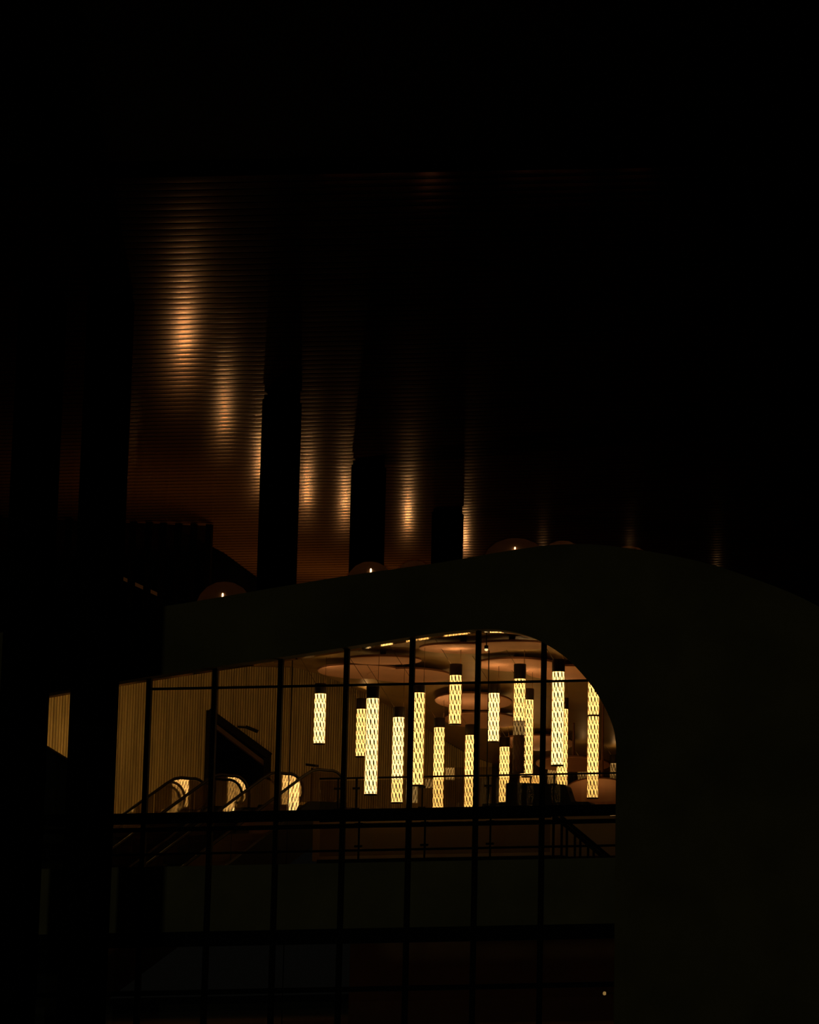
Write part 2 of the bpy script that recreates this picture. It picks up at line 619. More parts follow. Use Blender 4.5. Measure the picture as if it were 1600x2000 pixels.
rw = MB()                                    # closing wall on the right and the back of the lobby
rw.poly([(WB.x, 93.0, 0), (XR + 4, 93.0, 0), (XR + 4, 93.0, 10.5), (WB.x, 93.0, 10.5)])
rw.poly([(WB.x, WB.y - 0.01, 0), (WB.x, 93.0, 0), (WB.x, 93.0, 10.5), (WB.x, WB.y - 0.01, 10.5)])
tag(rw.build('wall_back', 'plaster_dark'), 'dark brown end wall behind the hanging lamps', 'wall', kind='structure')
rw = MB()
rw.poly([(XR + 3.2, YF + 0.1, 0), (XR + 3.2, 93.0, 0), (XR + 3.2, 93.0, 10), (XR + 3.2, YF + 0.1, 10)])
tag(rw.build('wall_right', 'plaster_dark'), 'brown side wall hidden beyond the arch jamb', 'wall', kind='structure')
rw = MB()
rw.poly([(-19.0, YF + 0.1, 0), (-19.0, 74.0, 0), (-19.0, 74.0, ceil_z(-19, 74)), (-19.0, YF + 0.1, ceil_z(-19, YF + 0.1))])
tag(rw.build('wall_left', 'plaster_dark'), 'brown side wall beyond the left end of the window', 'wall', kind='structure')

YE = 66.2                                    # edge of the upper floor
XE = at(612, 1600, YE).x                     # the upper floor edge starts right of the escalators
fl = MB()
fl.box(XE, XR + 3.2, YE, 93.0, ZU - 1.0, ZU)
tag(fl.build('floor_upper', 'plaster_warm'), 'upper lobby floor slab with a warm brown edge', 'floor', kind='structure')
fl = MB()
fl.prism([(XE, 74.6, ZE - 0.4), (XE, 86.0, ZE - 0.4), (-19.0, 76, ZE - 0.4), (-19.0, 74.6, ZE - 0.4)], (0, 0, 0.4))
tag(fl.build('floor_landing', 'floor_stone'), 'landing floor at the head of the escalators', 'floor', kind='structure')
ZG = at(830, 1678, 62.2).z                   # lower gallery beside the window
XG0, XG1 = at(640, 1678, 62.2).x, at(1088, 1678, 62.2).x
fl = MB()
fl.box(XG0, XG1, 61.3, 62.9, ZG - 0.3, ZG)
tag(fl.build('floor_gallery', 'frame_dark'), 'narrow dark gallery floor behind the window', 'floor', kind='structure')
fl = MB()
fl.box(-19.0, XR + 3.2, YF + 0.1, 93.0, 0.005, 0.03)
tag(fl.build('floor', 'floor_stone'), 'stone floor of the ground level lobby', 'floor', kind='structure')
fl = MB()
fl.box(XG0 - 1, XR + 3.2, 68.0, 68.2, 0.03, ZU - 1.05)
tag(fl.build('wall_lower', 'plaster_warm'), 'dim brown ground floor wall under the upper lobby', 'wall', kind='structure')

# sloping dark parapet seen between the two left fins
pa = MB()
p0, p1 = at(40, 1434, 62.0), at(214, 1540, 62.0)
pa.prism([(p0.x, 62.0, p0.z), (p1.x, 62.0, p1.z), (p1.x, 62.0, 0.03), (p0.x, 62.0, 0.03)], (0, 0.25, 0))
pa_o = pa.build('sloping_parapet', 'black')
cp = MB()
cp.bar(p0 + Vector((0, 0.12, 0.03)), p1 + Vector((0, 0.12, 0.03)), 0.3, 0.07)
cp.build('coping', 'frame_dark', pa_o)
tag(pa_o, 'black solid stair parapet sloping down between the two thick fins', 'parapet')

# ================================================================== PENDANT LAMPS
R = 0.165
LAMPS = [  # px, cap top, light top, light bottom, depth, glow, what sets it apart
    (626, 1335, 1354, 1452, 70.0, 'glow_bright', 'short glowing pendant hanging alone before the slat wall'),
    (707, 1364, 1384, 1477, 76.0, 'glow_warm', 'short glowing pendant tucked behind the longest lamp by the slats'),
    (728.5, 1340, 1363, 1551, 64.3, 'glow_bright', 'longest glowing pendant overlapping a short one by the slat wall'),
    (779, 1381, 1400, 1567, 70.0, 'glow_bright', 'long glowing pendant between two mullions, rail crossing its lower end'),
    (818.5, 1335, 1352, 1533, 65.6, 'glow_warm', 'long glowing pendant touching a mullion with its cap half hidden'),
    (858.5, 1402, 1420, 1586, 75.0, 'glow_warm', 'low hanging glowing pendant that reaches down to the window sill'),
    (890.5, 1297, 1318, 1414, 66.5, 'glow_warm', 'short high glowing pendant crossed near its top by the thin transom'),
    (919.5, 1415, 1435, 1586, 75.5, 'glow_warm', 'low glowing pendant partly hidden behind a mullion below a high one'),
    (965.5, 1334, 1353, 1448, 70.5, 'glow_bright', 'brightest short pendant, glowing almost white, just beside a mullion'),
    (986, 1440, 1458, 1567, 80.0, 'glow_warm', 'small low pendant standing half behind the black counter'),
    (1015.5, 1297, 1325, 1508, 69.0, 'glow_warm', 'tall pendant lit only in its upper half, lower half unlit'),
    (1031.5, 1345, 1366, 1516, 71.5, 'glow_warm', 'slim glowing pendant right behind the half unlit one'),
    (1048, 1490, 1512, 1566, 83.0, 'glow_warm', 'low pendant showing only its lit top above the counter, next to mullion'),
    (1025.5, 1487, 1509, 1566, 80.5, 'glow_soft', 'low pendant below the half unlit lamp, mostly behind the counter'),
    (1091, 1288, 1311, 1494, 65.0, 'glow_bright', 'tall high glowing pendant hanging under the falling curve of the arch'),
    (1099.5, 1363, 1384, 1556, 73.5, 'glow_warm', 'long pendant behind the tall one, its foot beside the counter end'),
    (1138, 1476, 1492, 1542, 82.6, 'glow_faint', 'faint stand-in for a lamp reflection far behind the very long lamp'),  # this and the next: glowing bodies in place of lamp reflections in glass
    (1201, 1474, 1490, 1574, 83.4, 'glow_faint', 'faint stand-in for a lamp reflection half cut off by the arch jamb'),
    (52, 1392, 1412, 1500, 71.0, 'glow_strong', 'added pendant, unseen behind the fin beside the parapet'),  # both fin pendants are added out of sight to brighten the slat wall
    (189, 1372, 1392, 1500, 72.3, 'glow_strong', 'added pendant, unseen behind the thick fin beside the brightest slats'),
    (1160, 1307, 1324, 1558, 71.0, 'glow_warm', 'very long pendant with a dark ring round its middle near the jamb'),
]


def lattice(mb, c, z0, z1, rad, ph):
    ncol, per = 11, 0.252
    rows = int((z1 - z0) / per) + 2

    def pt(col, z):
        an = ph + 2 * math.pi * col / ncol
        z = min(max(z, z0), z1)
        return Vector((c.x + rad * math.cos(an), c.y + rad * math.sin(an), z))

    for j in range(rows):
        zc = z1 - 0.10 - j * per
        for i in range(ncol):
            def plate(col, zc, h, wd, lean):
                if zc - h > z1 or zc + h < z0 + 0.02:
                    return
                k = ncol / (2 * math.pi * rad)
                zz = [zc + h, zc + h * 0.35, zc - h * 0.35, zc - h]
                ww = [0.1, 1, 0.9, 0.1]
                sh = [-lean, -lean * 0.3, lean * 0.3, lean]
                L = [pt(col + (s_ - w_ * wd) * k, z_) for z_, w_, s_ in zip(zz, ww, sh)]
                Rr = [pt(col + (s_ + w_ * wd) * k, z_) for z_, w_, s_ in zip(zz, ww, sh)]
                for q_ in range(3):
                    mb.poly([L[q_ + 1], Rr[q_ + 1], Rr[q_], L[q_]])
            plate(i, zc, 0.1, 0.019, 0.010)
            plate(i + 0.5, zc - per * 0.42, 0.09, 0.012, 0.008)
            a, b = pt(i + 0.06, zc - 0.09), pt(i + 0.5, zc - per * 0.42 + 0.075 - 0.0)
            a2 = pt(i + 0.10, zc - 0.075)
            mb.poly([pt(i + 0.05, zc - 0.104), pt(i + 0.42, zc - 0.156), pt(i + 0.46, zc - 0.138), pt(i + 0.09, zc - 0.086)])


for px, yc, yt, yb, Y, glow, lab in LAMPS:
    pc, ptp, pb = at(px, yc, Y), at(px, yt, Y), at(px, yb, Y)
    c = Vector((ptp.x, Y, 0))
    zc, zt, zb = pc.z, ptp.z, pb.z
    t = thing('pendant_lamp', (c.x, Y, zb - 0.03), lab, 'pendant lamp', 'cylindrical lattice pendant lamps in the lobby')
    m = MB()
    m.lathe((c.x, Y, 0), [(R * 0.93, zt - 0.02), (R * 0.97, zt), (R * 0.97, zc - 0.015), (R * 0.92, zc)], 24)
    m.build('cap', 'lamp_cap', t, True)
    m = MB()
    m.lathe((c.x, Y, 0), [(R * 0.90, zb - 0.03), (R * 0.97, zb - 0.02), (R * 0.97, zb), (R * 0.9, zb + 0.005)], 24)
    m.build('bottom_ring', 'lamp_cap', t, True)
    if 'upper half' in lab:
        zm1, zm2 = at(px, 1408, Y).z, at(px, 1436, Y).z
        for za, zz, g in ((zm1, zt, glow), (zm2, zm1, 'glow_dim'), (zb, zm2, 'glow_off')):
            m = MB()
            m.lathe((c.x, Y, 0), [(R * 0.88, za), (R * 0.88, zz)], 20)
            m.build('diffuser', g, t, True)
    else:
        m = MB()
        m.lathe((c.x, Y, 0), [(R * 0.88, zb), (R * 0.88, zt)], 20)
        m.build('diffuser', glow, t, True)
    if 'ring round' in lab:
        zr = at(px, 1398, Y).z
        m = MB()
        m.lathe((c.x, Y, 0), [(R * 0.9, zr - 0.025), (R * 1.02, zr - 0.025), (R * 1.02, zr + 0.025), (R * 0.9, zr + 0.025)], 24)
        m.build('middle_ring', 'lamp_cap', t, True)
    m = MB()
    lattice(m, c, zb + 0.005, zt - 0.005, R, random.uniform(0, 6.28))
    m.build('lattice', 'lattice', t)
    m = MB()
    m.lathe((c.x, Y, zc), [(0.075, 0.0015), (0.07, 0.0017)], 14)
    m.build('top_lens', 'top_glow_soft' if glow == 'glow_faint' else 'top_glow', t, True)
    for side in (-1, 1):
        hx = c.x + side * R * 0.72
        zc_ = ceil_z(hx, Y)
        dz = max(zc_ - zc, 0.15)
        top = Vector((hx - 0.62 * dz, Y - 0.2 * dz, 0)) if side < 0 else Vector((hx - 0.12 * dz, Y + 0.5 * dz, 0))
        top.z = ceil_z(top.x, top.y)
        a = Vector((hx, Y, zc - 0.01))
        d = (top - a)
        k = min(0.16, d.length * 0.5) / d.length
        m = MB()
        m.tube([a, a + d * k], 0.010, 6)
        hk = m.build('hook', 'hook', t)
        m = MB()
        m.tube([a + d * k * 0.9, top], 0.006, 5)
        m.build('wire', 'wire', t)

# ================================================================== CEILING DISCS
DISCS = [(705, 1313, 1.15), (800, 1321, 1.15), (748, 1291, 1.0), (925, 1371, 1.1), (940, 1408, 1.1), (1010, 1300, 1.1), (1110, 1316, 1.15),
         (905, 1268, 1.1), (1050, 1452, 1.15), (1120, 1494, 1.12, 79.8, 0.13), (1176, 1549, 1.05, 77.5, 0.36), (1000, 1262, 1.0)]
WHERE = ['flat pinkish ceiling disc above the short lamp by the slat wall', 'flat pinkish ceiling disc behind the long lamp caps near the transom',
         'thin dim ceiling disc nearest the arch head above the longest lamp', 'pinkish ceiling disc seen behind the short high lamp',
         'dull tan ceiling disc below and behind the short high lamp', 'pale orange ceiling disc above the half unlit lamp cap',
         'pale orange ceiling disc behind the cap of the tall lamp under the arch', 'brown ceiling disc close under the top of the arch',
         'pinkish ceiling disc between the half unlit lamp and the tall lamp', 'tan ceiling disc right of the tall lamp feet',
         'broad pinkish ceiling disc low behind the very long lamp foot', 'brown ceiling disc under the crown of the arch beside the downlight']
for (px, py, rr, *over), lab in zip(DISCS, WHERE):
    d = ray(px, py)
    lo, hi = 61.0, 92.0
    for _ in range(40):
        mid = (lo + hi) / 2
        p = CAM + d * ((mid - CAM.y) / d.y)
        if p.z < ceil_z(p.x, p.y) - 0.24:
            lo = mid
        else:
            hi = mid
    p = CAM + d * ((lo - CAM.y) / d.y)
    if lo > 91.5:
        p = CAM + d * ((90.5 - CAM.y) / d.y)
    if over:
        p = CAM + d * ((over[0] - CAM.y) / d.y)
    e = 0.3
    nx_ = Vector((0, -(ceil_z(p.x, p.y + e) - ceil_z(p.x, p.y - e)) / (2 * e), 1)).normalized()
    if over:
        nx_ = Vector((0, over[1], 1)).normalized()
    q = Vector((0, 0, 1)).rotation_difference(nx_).to_matrix()
    t = thing('ceiling_disc', p, lab, 'ceiling panel', 'round acoustic discs under the lobby ceiling')
    m = MB()
    m.lathe((0, 0, 0), [(rr - 0.02, 0.0), (rr, 0.015)], 40, cap1=False)
    m.v = [tuple(q @ Vector(v) + p) for v in m.v]
    m.build('face', 'disc', t)
    m = MB()
    m.lathe((0, 0, 0), [(rr, 0.015), (rr, 0.06), (rr - 0.03, 0.075)], 40, cap0=False, cap1=True)
    m.v = [tuple(q @ Vector(v) + p) for v in m.v]
    m.build('rim', 'disc_edge', t)
    m = MB()
    top_ = max(ceil_z(p.x, p.y) - p.z, 0.235)
    m.lathe(p, [(0.05 if over else 0.08, 0.05), (0.03 if over else 0.08, top_)], 10)
    m.build('stem', 'disc_edge', t)

# small downlight on the ceiling
d = ray(950, 1269)
Yd = 62.3
p = at(950, 1269, Yd)
t = thing('downlight', p, 'tiny bright round downlight under the crown of the arch', 'downlight')
m = MB()
m.lathe((p.x, p.y, p.z), [(0.02, -0.03), (0.04, -0.012), (0.042, 0.02)], 12)
m.build('lens', 'spot_glow', t, True)
m = MB()
m.lathe((p.x, p.y, p.z), [(0.048, 0.02), (0.05, 0.1), (0.012, 0.11), (0.012, max(0.14, ceil_z(p.x, p.y) - p.z))], 12)
m.build('housing', 'lamp_cap', t, True)

# ================================================================== BALUSTRADES
def balustrade(name, lab, x0, x1, Y, z, post_px, h=1.08, rail=0.05, gl='rail_glass'):
    t = thing(name, ((x0 + x1) / 2, Y, z), lab, 'balustrade')
    m = MB()
    m.tube([(x0, Y, z + h), (x1, Y, z + h)], rail / 2, 8)
    m.build('handrail', 'frame_dark', t, True)
    xs = [x for x in post_px if x0 < x < x1]
    for x in xs:
        m = MB()
        m.box(x - 0.02, x + 0.02, Y + 0.02, Y + 0.06, z, z + h)
        pst = m.build('post', 'frame_dark', t)
        for hh in (0.30, 0.82):
            m = MB()
            m.box(x - 0.09, x + 0.09, Y - 0.02, Y + 0.03, z + hh - 0.025, z + hh + 0.025)
            m.build('clamp', 'frame_dark', pst)
    ed = [x0] + xs + [x1]
    for a, b in zip(ed, ed[1:]):
        m = MB()
        m.box(a + 0.02, b - 0.02, Y - 0.008, Y + 0.008, z + 0.08, z + h - 0.06)
        m.build('glass_panel', gl, t)
    return t


balustrade('glass_balustrade', 'glass balustrade with thin handrail along the upper lobby floor edge', XE + 0.1, XR + 1.5, YE + 0.12, ZU,
           [at(x, 1550, YE).x for x in (657, 693, 822, 951, 1080, 1209)])
balustrade('glass_balustrade', 'low glass balustrade of the dim gallery below the window sill', XG0, XG1, 61.45, ZG,
           [at(x, 1640, 61.45).x for x in (700, 829, 957)], h=0.9)
sc = thing('glass_screen', (at(1000, 1550, 81.5).x, 81.5, ZU), 'clear glass screen standing behind the hanging lamps', 'glass screen')
for a, b in ((868, 950), (953, 1035), (1038, 1120), (1123, 1205), (1208, 1290)):
    m = MB()
    xa, xb = at(a, 1550, 81.5).x, at(b, 1550, 81.5).x
    m.box(xa, xb, 81.49, 81.51, ZU + 0.03, at(1000, 1497, 81.5).z)
    m.build('glass_panel', 'screen_glass', sc)
    m = MB()
    m.box(xa, xb, 81.47, 81.53, ZU, ZU + 0.03)
    m.build('shoe', 'frame_dark', sc)

# ================================================================== ESCALATORS
U = Vector((0.643, 0.766, 0))                 # horizontal direction of travel going up
UN = Vector((0.766, -0.643, 0))


def bal_path():
    """handrail centre line as (along, height above upper floor); 0 is the tip of the newel"""
    pts = []
    slope = math.tan(math.radians(35))
    a0 = -1.05
    top = 0.98
    for i in range(24):
        a = -9.2 + (a0 - 0.25 + 9.2) * i / 23
        pts.append((a, top - slope * (a0 - a)))
    pts.append((a0, top - 0.03))
    pts.append((a0 + 0.2, top + 0.01))
    r = 0.46
    for i in range(13):
        an = math.radians(100 - i * 17.5)
        pts.append((-r + r * math.cos(an), top - r + r * math.sin(an)))
    return pts


PATH = bal_path()


def escalator(head_a, Yh, lab):
    """head_a: pixel of the newel tip of the left balustrade"""
    tip = at(head_a, 1552, Yh)
    tip.z = ZE
    t = thing('escalator', tip, lab, 'escalator', 'pair of escalators rising to the lobby')
    width = 1.6
    slope = math.tan(math.radians(35))

    def P(a, h, side, off=0.0):
        return tip + U * (a + 0.25 * side) + UN * (side * width + off) + Vector((0, 0, h))
    for side in (0, 1):
        m = MB()
        m.tube([P(a, h, side) for a, h in PATH], 0.042, 8)
        m.build('handrail', 'rubber', t, True)
        inner = [(a, h - 0.05) for a, h in PATH]
        k = len(PATH) - 13
        # newel panel, then inclined panels below it
        edge = [(a, h - 0.05) for a, h in PATH[k - 4:k + 2]] + [(-0.46 + 0.41 * math.cos(math.radians(100 - i * 17.5)), 0.52 + 0.41 * math.sin(math.radians(100 - i * 17.5))) for i in range(1, 13)]
        a_l = edge[0][0]
        poly = edge + [(-0.5, 0.1), (a_l + 0.25, 0.1), (a_l, edge[0][1] - 0.85)]
        m = MB()
        m.prism([P(a, h, side, -0.006) for a, h in poly], UN * 0.012)
        m.build('glass_panel', 'escalator_glass', t)
        for seg in range(4):
            a1 = a_l - 0.02 - seg * 1.8
            a0 = a1 - 1.78
            hh = lambda a: 0.93 - slope * (-1.05 - a)
            m = MB()
            m.prism([P(a0, hh(a0), side, -0.006), P(a1, hh(a1), side, -0.006), P(a1, hh(a1) - 0.85, side, -0.006), P(a0, hh(a0) - 0.85, side, -0.006)], UN * 0.012)
            m.build('glass_panel', 'escalator_glass', t)
        m = MB()                             # solid truss side below the glass
        m.prism([P(0.0, 0.12, side, -0.1), P(-1.1, 0.12, side, -0.1), P(-9.0, 0.12 - slope * 7.9, side, -0.1), P(-9.0, -0.9 - slope * 7.9, side, -0.1), P(-0.9, -1.0, side, -0.1), P(0.0, -1.0, side, -0.1)], UN * 0.2)
        m.build('truss_side', 'black', t)
    k = 0
    a = -1.3
    while a > -8.6:
        m = MB()
        h = -slope * (-1.1 - a)
        o = P(a, h, 0, 0.12)
        m.prism([P(a, h, 0, 0.12), P(a - 0.4, h, 0, 0.12), P(a - 0.4, h - 0.22, 0, 0.12), P(a, h - 0.22, 0, 0.12)], UN * (width - 0.24))
        m.build('step', 'steel_dark', t)
        a -= 0.4
    m = MB()
    m.prism([P(0.6, 0.0, 0, 0.1), P(-1.3, 0.0, 0, 0.1), P(-1.3, -0.05, 0, 0.1), P(0.6, -0.05, 0, 0.1)], UN * (width - 0.2))
    m.build('comb_plate', 'steel_dark', t)
    return t


escalator(406, 73.6, 'escalator with lamp reflections in its glass, newels beside the slanted door')
escalator(592, 72.4, 'escalator whose glass newels stand beside the thin signpost')

# sign post
p = at(607, 1590, 75.4)
p.z = ZE
t = thing('sign_post', p, 'slim dark post with a flat square plate by the escalator newel', 'sign post')
zt = at(607, 1500, 75.4).z
m = MB()
m.tube([(p.x, p.y, p.z), (p.x, p.y, zt)], 0.028, 8)
m.build('pole', 'frame_dark', t, True)
m = MB()
m.prism([(p.x - 0.15, p.y - 0.13, zt + 0.06), (p.x + 0.13, p.y - 0.13, zt + 0.02), (p.x + 0.17, p.y + 0.1, zt + 0.02), (p.x - 0.11, p.y + 0.1, zt + 0.06)], (0, 0, 0.07))
m.build('plate', 'frame_dark', t)
m = MB()
m.lathe((p.x, p.y, p.z), [(0.16, 0), (0.16, 0.015), (0.05, 0.03)], 16)
m.build('foot', 'frame_dark', t, True)

# thin hanging cables that cross the picture from ceiling to floor
for cx_, yt_, Yc, zb_, lab in ((571, 1300, 67.5, 0.03, 'thin black cable hanging straight down beside the short lone lamp'),
                               (955.5, 1260, 67.0, ZU, 'thin black cable hanging straight down beside the brightest lamp')):
    p = at(cx_, yt_, Yc)
    m = MB()
    m.tube([(p.x, Yc, zb_), (p.x, Yc, ceil_z(p.x, Yc))], 0.014, 6)
    tag(m.build('hanging_cable', 'black', None, True), lab, 'cable')

# black counter at the floor edge
YC = 67.2
c0, c1 = at(988, 1532, YC), at(1106, 1532, YC)
t = thing('counter', ((c0.x + c1.x) / 2, YC, ZU), 'black box shaped counter on a wider plinth in front of the lamps', 'counter')
m = MB()
m.prism([(c0.x, YC, ZU + 0.4), (c0.x, YC, c0.z + 0.02), (c0.x + 0.1, YC, c0.z + 0.05), (c1.x - 0.06, YC, c1.z), (c1.x, YC, c1.z - 0.05), (c1.x + 0.14, YC, ZU + 0.4)], (0, 0.7, 0))
m.build('body', 'black', t)
b0, b1 = at(944, 1570, YC), at(1150, 1566, YC)
m = MB()
m.prism([(b0.x, YC - 0.1, ZU), (b0.x, YC - 0.1, b0.z), (b1.x, YC - 0.1, b1.z), (b1.x + 0.25, YC - 0.1, ZU + 0.22), (b1.x + 0.3, YC - 0.1, ZU)], (0, 1.0, 0))
m.build('plinth', 'black', t)
m = MB()
q = at(1112, 1548, YC + 0.4)
m.box(q.x - 0.05, q.x + 0.05, YC + 0.35, YC + 0.45, ZU + 0.3, q.z + 0.03)
m.build('end_post', 'frame_dark', t)

# staircase at the right end of the gallery
ys = 61.9
s0, s1 = at(1086, 1688, ys), at(1190, 1775, ys)
t = thing('staircase', (s0.x, ys, ZG), 'dim staircase with sloping handrail going down beside the arch jamb', 'staircase')
run, drop = s1.x - s0.x, s0.z - s1.z
nst = 7
for i in range(nst):
    m = MB()
    x = s0.x + run * i / nst
    m.box(x, x + run / nst + 0.05, ys - 0.5, ys + 0.5, ZG - drop * i / nst - 0.06, ZG - drop * i / nst)
    m.build('tread', 'frame_dark', t)
for yy in (ys - 0.5, ys + 0.5):
    m = MB()
    m.bar((s0.x, yy, ZG - 0.1), (s1.x, yy, ZG - drop - 0.1), 0.05, 0.25)
    m.build('stringer', 'frame_dark', t)
    m = MB()
    m.bar((s0.x, yy, ZG + 0.95), (s1.x, yy, ZG - drop + 0.95), 0.06, 0.09)
    m.build('handrail', 'frame_dark', t)
    for i in range(4):
        k = (i + 0.1) / 4
        m = MB()
        m.box(s0.x + run * k - 0.025, s0.x + run * k + 0.025, yy - 0.025, yy + 0.025, ZG - drop * k, ZG - drop * k + 0.95)
        m.build('post', 'frame_dark', t)

# small wall lamp near the ground at the right jamb
p = at(1181, 1940, 60.6)
t = thing('wall_lamp', p, 'tiny wall lamp glowing faintly low beside the arch jamb', 'wall lamp')
m = MB()
m.lathe((p.x, p.y, p.z), [(0.01, -0.045), (0.035, -0.03), (0.04, 0.0), (0.03, 0.03), (0.01, 0.04)], 12)
m.build('globe', 'glow_dim', t, True)
m = MB()
m.bar((p.x + 0.03, p.y, p.z), (XR, p.y, p.z), 0.02)
m.build('bracket', 'frame_dark', t)

# ================================================================== OUTSIDE: SOFFIT, COLUMNS, DOMES
CW = 0.85
COLS = [(189, 1400, 58.3, 'thick dark fin standing before the lit window beside the slats'),
        (53, 1400, 58.3, 'thick dark fin in front of the sloping parapet'),
        (552, 900, 67.3, 'broad dark column rising from the roof domes beside the bright streaks'),
        (722, 1000, 74.5, 'dark column between the pair of bright slivers and the long beaded streak'),
        (877, 1040, 80.7, 'slimmest dark column, farthest behind the roof')]
SL = -0.058                                  # the soffit falls gently towards the back


def zs(y):
    return 16.36 + SL * (y - 67.3)


def soffit_hit(px, py):
    d = ray(px, py)
    t_ = (zs(0.0) - CAM.z) / (d.z - SL * d.y)
    return CAM + d * t_


ZS = zs(60.0)
for px, py, Y, lab in COLS:
    p = at(px, py, Y)
    p.x -= 0.22 * CW * (CAM.x - p.x) / Y
    z0 = 0.0 if Y < 60 else roof_z(p.x, Y) - 0.05
    t = thing('column', (p.x, Y, z0), lab, 'column')
    k = 20
    hw, rc_ = CW / 2, 0.12
    ring = []
    for cx, cy, a0 in ((hw - rc_, hw - rc_, 0), (-hw + rc_, hw - rc_, 90), (-hw + rc_, -hw + rc_, 180), (hw - rc_, -hw + rc_, 270)):
        for i in range(4):
            an = math.radians(a0 + i * 30)
            ring.append((p.x + cx + rc_ * math.cos(an), Y + cy + rc_ * math.sin(an), z0))
    m = MB()
    m.prism(ring, (0, 0, zs(Y) - 0.14 - z0))
    m.build('shaft', 'column', t)
    m = MB()
    m.box(p.x - hw + 0.06, p.x + hw - 0.06, Y - hw + 0.06, Y + hw - 0.06, zs(Y) - 0.14, zs(Y) - 0.02)
    m.build('shadow_gap', 'black', t)

# planked soffit: each plank a slightly rounded strip across the view
sf = thing('ceiling_soffit', (0, 60, ZS), 'copper plank soffit of the overhanging building', 'ceiling', kind='structure')
e0, e1 = soffit_hit(1300, 200), soffit_hit(1575, 800)
PW = 0.40
me = bpy.data.meshes.new('plank')
v, f = [], []
NS = 6
for i in range(NS + 1):
    u = -1 + 2 * i / NS
    y = u * (PW / 2 - 0.03)
    z = 0.0021 * u * u
    v += [(-0.5, y, z), (0.5, y, z)]
for i in range(NS):
    a = 2 * i
    f.append((a, a + 2, a + 3, a + 1))
hw_ = PW / 2 - 0.03                          # separate edge vertices keep the face normals flat at the joints
b = len(v)
v += [(sx * 0.5, sy * hw_, z_) for sy in (-1, 1) for z_ in (0.0021, 0.05) for sx in (-1, 1)]
f += [(b, b + 1, b + 3, b + 2), (b + 4, b + 6, b + 7, b + 5), (b + 2, b + 3, b + 7, b + 6)]
me.from_pydata(v, [], f)
for pl in me.polygons[:NS]:
    pl.use_smooth = True
me.materials.append(MATS['copper'])
me.materials.append(MATS['black'])
for pl in me.polygons[NS:]:
    pl.material_index = 1
y = 51.0
i = 0
while y < 112:
    xe = e0.x + (e1.x - e0.x) * (y - e0.y) / (e1.y - e0.y)
    xe = min(xe, 30)
    xa = CAM.x + (-60 - PX) / F * y * 1.02 - 4
    o = bpy.data.objects.new('plank', me)
    COL.objects.link(o)
    o.parent = sf
    o.scale = (xe - xa, 1, 1)
    o.location = ((xe + xa) / 2, y - 60, zs(y) - ZS)
    o.rotation_euler = (math.atan(SL) + math.radians(random.uniform(-0.35, 0.35)), 0, 0)
    y += PW
    i += 1
bk = MB()
bk.poly([(-60, 34, zs(34) + 0.12), (34, 34, zs(34) + 0.12), (34, 114, zs(114) + 0.12), (-60, 114, zs(114) + 0.12)])
bk.poly([(-60, 34, ZS + 6), (-60, 114, ZS + 6), (34, 114, ZS + 6), (34, 34, ZS + 6)])
tag(bk.build('trim_2', 'black'), 'black underside above the plank soffit', 'trim', kind='structure')

# rear wall of the building under the soffit with glazing on its left part
RA, RB = at(-140, 1100, 80.0), at(330, 1100, 82.0)
rw = MB()
corners = [at(-140, 1100, 80.2), at(330, 1100, 82.2), at(437, 1100, 86.5), at(509, 1100, 91.0), at(600, 1100, 96.0), at(740, 1100, 103.0)]
for a, b in zip(corners, corners[1:]):
    rw.poly([(a.x, a.y, 10.6), (b.x, b.y, 10.6), (b.x, b.y, zs(b.y) - 0.01), (a.x, a.y, zs(a.y) - 0.01)])
tag(rw.build('wall_rear', 'column'), 'dark rear wall under the soffit', 'wall', kind='structure')
w2 = thing('window_2', RA, 'dark glazed strip with black mullions behind the thick fin', 'window', kind='structure')
rd = Vector((RB.x - RA.x, RB.y - RA.y, 0)).normalized()
rn = Vector((rd.y, -rd.x, 0))


def rpos(px, py, off):
    d = ray(px, py)
    t_ = (Vector((RA.x, RA.y, 0)) + rn * off - Vector((CAM.x, CAM.y, 0))).dot(rn) / Vector((d.x, d.y, 0)).dot(rn)
    return CAM + d * t_


mp = [-40, -10, 22, 60, 98, 130, 162, 195, 225, 256, 287, 315, 345, 375, 405]
for px in mp:
    p = rpos(px, 1150, 0.35)
    m = MB()
    m.box(p.x - 0.09, p.x + 0.09, p.y - 0.09, p.y + 0.09, 10.6, zs(p.y) - 0.05)
    m.build('mullion', 'frame', w2)
for a, b in zip(mp, mp[1:]):
    p, q = rpos(a, 1150, 0.35), rpos(b, 1150, 0.35)
    m = MB()
    m.prism([(p.x + 0.09, p.y, 10.7), (q.x - 0.09, q.y, 10.7), (q.x - 0.09, q.y, zs(q.y) - 0.1), (p.x + 0.09, p.y, zs(p.y) - 0.1)], rn * 0.02)
    m.build('pane', 'dark_glass', w2)
a, b = rpos(236, 1128, 0.15), rpos(310, 1162, 0.15)
m = MB()
m.bar(a, b, 0.05, 0.10)
tag(m.build('light_strip', 'tube_glow'), 'orange sloping light strip behind the dark mullions', 'light strip')

# dome rooflights along the roof
DOMES = [(440, 1133, 112, 62.6, 'dim dome rooflight standing alone left of the broad column'),
         (628, 1133, 64, 63.2, 'low orange tinted dome rooflight just right of the broad column'),
         (724, 1094, 96, 62.6, 'dome rooflight in front of the second column, touching its neighbour'),
         (811, 1092, 84, 64.2, 'dome rooflight at the foot of the beaded streak'),
         (1008, 1049, 128, 62.4, 'largest dome rooflight on the roof crest beyond the slimmest column'),
         (1100, 1054, 84, 63.4, 'faint dome rooflight right behind the largest dome'),
         (1228, 1066, 70, 63.0, 'flat sliver of a dome rooflight past the crest of the roof')]


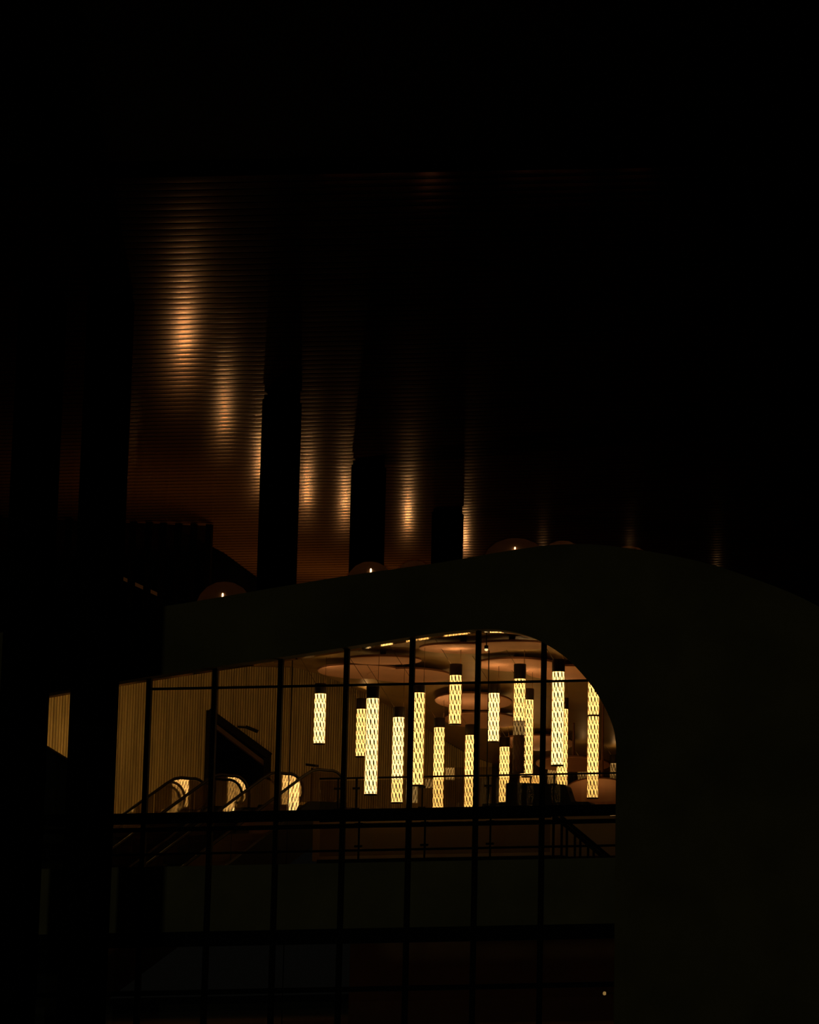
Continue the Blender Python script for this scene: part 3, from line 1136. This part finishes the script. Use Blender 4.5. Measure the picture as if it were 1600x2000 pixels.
for k, (px, yt, wpx, Y, lab) in enumerate(DOMES):
    p = at(px, yt, Y)
    r = wpx / ppm(Y) / 2
    zr = roof_z(p.x, Y) - 0.03
    h = max(p.z - zr, 0.12)
    t = thing('dome_rooflight', (p.x, Y, zr), lab, 'rooflight', 'dome rooflights along the curved roof')
    m = MB()
    m.lathe((p.x, Y, zr), [(r * 1.06, -0.05), (r * 1.06, 0.08), (r * 0.98, 0.1)], 28, cap1=False)
    m.build('kerb', 'frame_dark', t, True)
    m = MB()
    m.lathe((p.x, Y, zr), [(r * math.cos(math.radians(a_)), 0.09 + (h - 0.09) * math.sin(math.radians(a_))) for a_ in (0, 12, 25, 38, 52, 66, 80, 89)], 28, cap0=False)
    m.build('dome', 'dome_glass', t, True)
    m = MB()                                 # opal shell that spreads the added inner glow
    m.lathe((p.x, Y, zr), [(r * 0.95 * math.cos(math.radians(a_)), 0.07 + (h - 0.09) * 0.97 * math.sin(math.radians(a_))) for a_ in (0, 15, 30, 50, 70, 88)], 24, cap0=False)
    m.build('inner_shell', 'dome_opal', t, True)
    m = MB()  # added glowing core that brightens the dome from inside
    m.lathe((p.x, Y, zr), [(0.02, 0.06), (0.045, 0.08), (0.045, 0.11), (0.02, 0.13)], 10)
    m.build('inner_fill', 'dome_fill_strong' if k == 1 else 'dome_fill', t, True)
    if k in (0, 2, 3, 4):  # glowing bead in place of the highlight reflected by the dome
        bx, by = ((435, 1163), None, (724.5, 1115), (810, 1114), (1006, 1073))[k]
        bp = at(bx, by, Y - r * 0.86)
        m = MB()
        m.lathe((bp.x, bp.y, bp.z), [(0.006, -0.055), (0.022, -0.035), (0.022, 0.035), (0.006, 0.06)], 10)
        m.build('glint', 'dome_glint', t, True)

def make_uplight(x, y, z, rl, radiance, lab, name, group=None):
    t = thing(name, (x, y, z), lab, 'uplight', group)
    m = MB()
    m.lathe((x, y, z), [(0.14, 0), (0.16, 0.05), (0.16, 0.36), (0.13, 0.38)], 16)
    m.build('housing', 'uplight_body', t, True)
    m = MB()
    m.lathe((x, y, z), [(rl, 0.385), (rl * 0.8, 0.40)], 16)
    m.build('lens', 'uplight_lens', t, True)
    ld = bpy.data.lights.new('uplight_beam', 'AREA')
    ld.shape = 'DISK'
    ld.size = 2 * rl
    ld.energy = radiance * math.pi * math.pi * rl * rl
    ld.color = (1.0, 0.58, 0.22)
    lo_ = bpy.data.objects.new('beam', ld)
    COL.objects.link(lo_)
    lo_.parent = t
    lo_.location = (0, 0, 0.42)
    lo_.rotation_euler = (math.pi, 0, 0)
    return t


p = at(1158, 1600, 76.3)  # extra uplight added out of sight to brighten the low disc and ceiling
make_uplight(p.x, p.y, ZU, 0.1, 50.0, 'added unseen uplight behind the counter plinth, brightening the low disc', 'added_uplight')

# uplights on the terrace whose glow and reflections fall on the soffit
STREAKS = [((360, 640), 1.0), ((437, 785), 0.55), ((509, 890), 0.5), ((600, 937), 0.5), ((674, 966), 0.5), ((797, 990), 0.5), ((908, 1040), 0.4), ((1060, 1088), 0.03), ((1230, 1100), 0.03), ((1400, 1130), 0.03)]  # the last three are added for a faint glow on the right soffit
ULAB = ['uplight on the terrace behind the thick fin', 'uplight on the terrace left of the broad column', 'uplight on the terrace just behind the broad column',
        'uplight on the terrace right of the broad column', 'uplight on the terrace before the second column', 'uplight on the terrace between second and slimmest column',
        'uplight on the terrace right of the slimmest column', 'added unseen uplight behind the largest dome', 'added unseen uplight behind the roof crest', 'added unseen uplight behind the falling end of the roof']
for ((px, py), s), lab in zip(STREAKS, ULAB):
    h = soffit_hit(px, py)
    d = h - CAM
    nn = Vector((0, -SL, 1)).normalized()
    d = d - nn * (2 * d.dot(nn))
    zt = 11.0
    for _ in range(30):
        p = h + d * ((zt - h.z) / d.z)
        zt = 0.5 * zt + 0.5 * (roof_z(p.x, p.y) + 0.4)
    zr = p.z - 0.4
    make_uplight(p.x, p.y, zr, 0.12 * math.sqrt(s), 125.0, lab, 'uplight', 'uplights on the roof terrace')
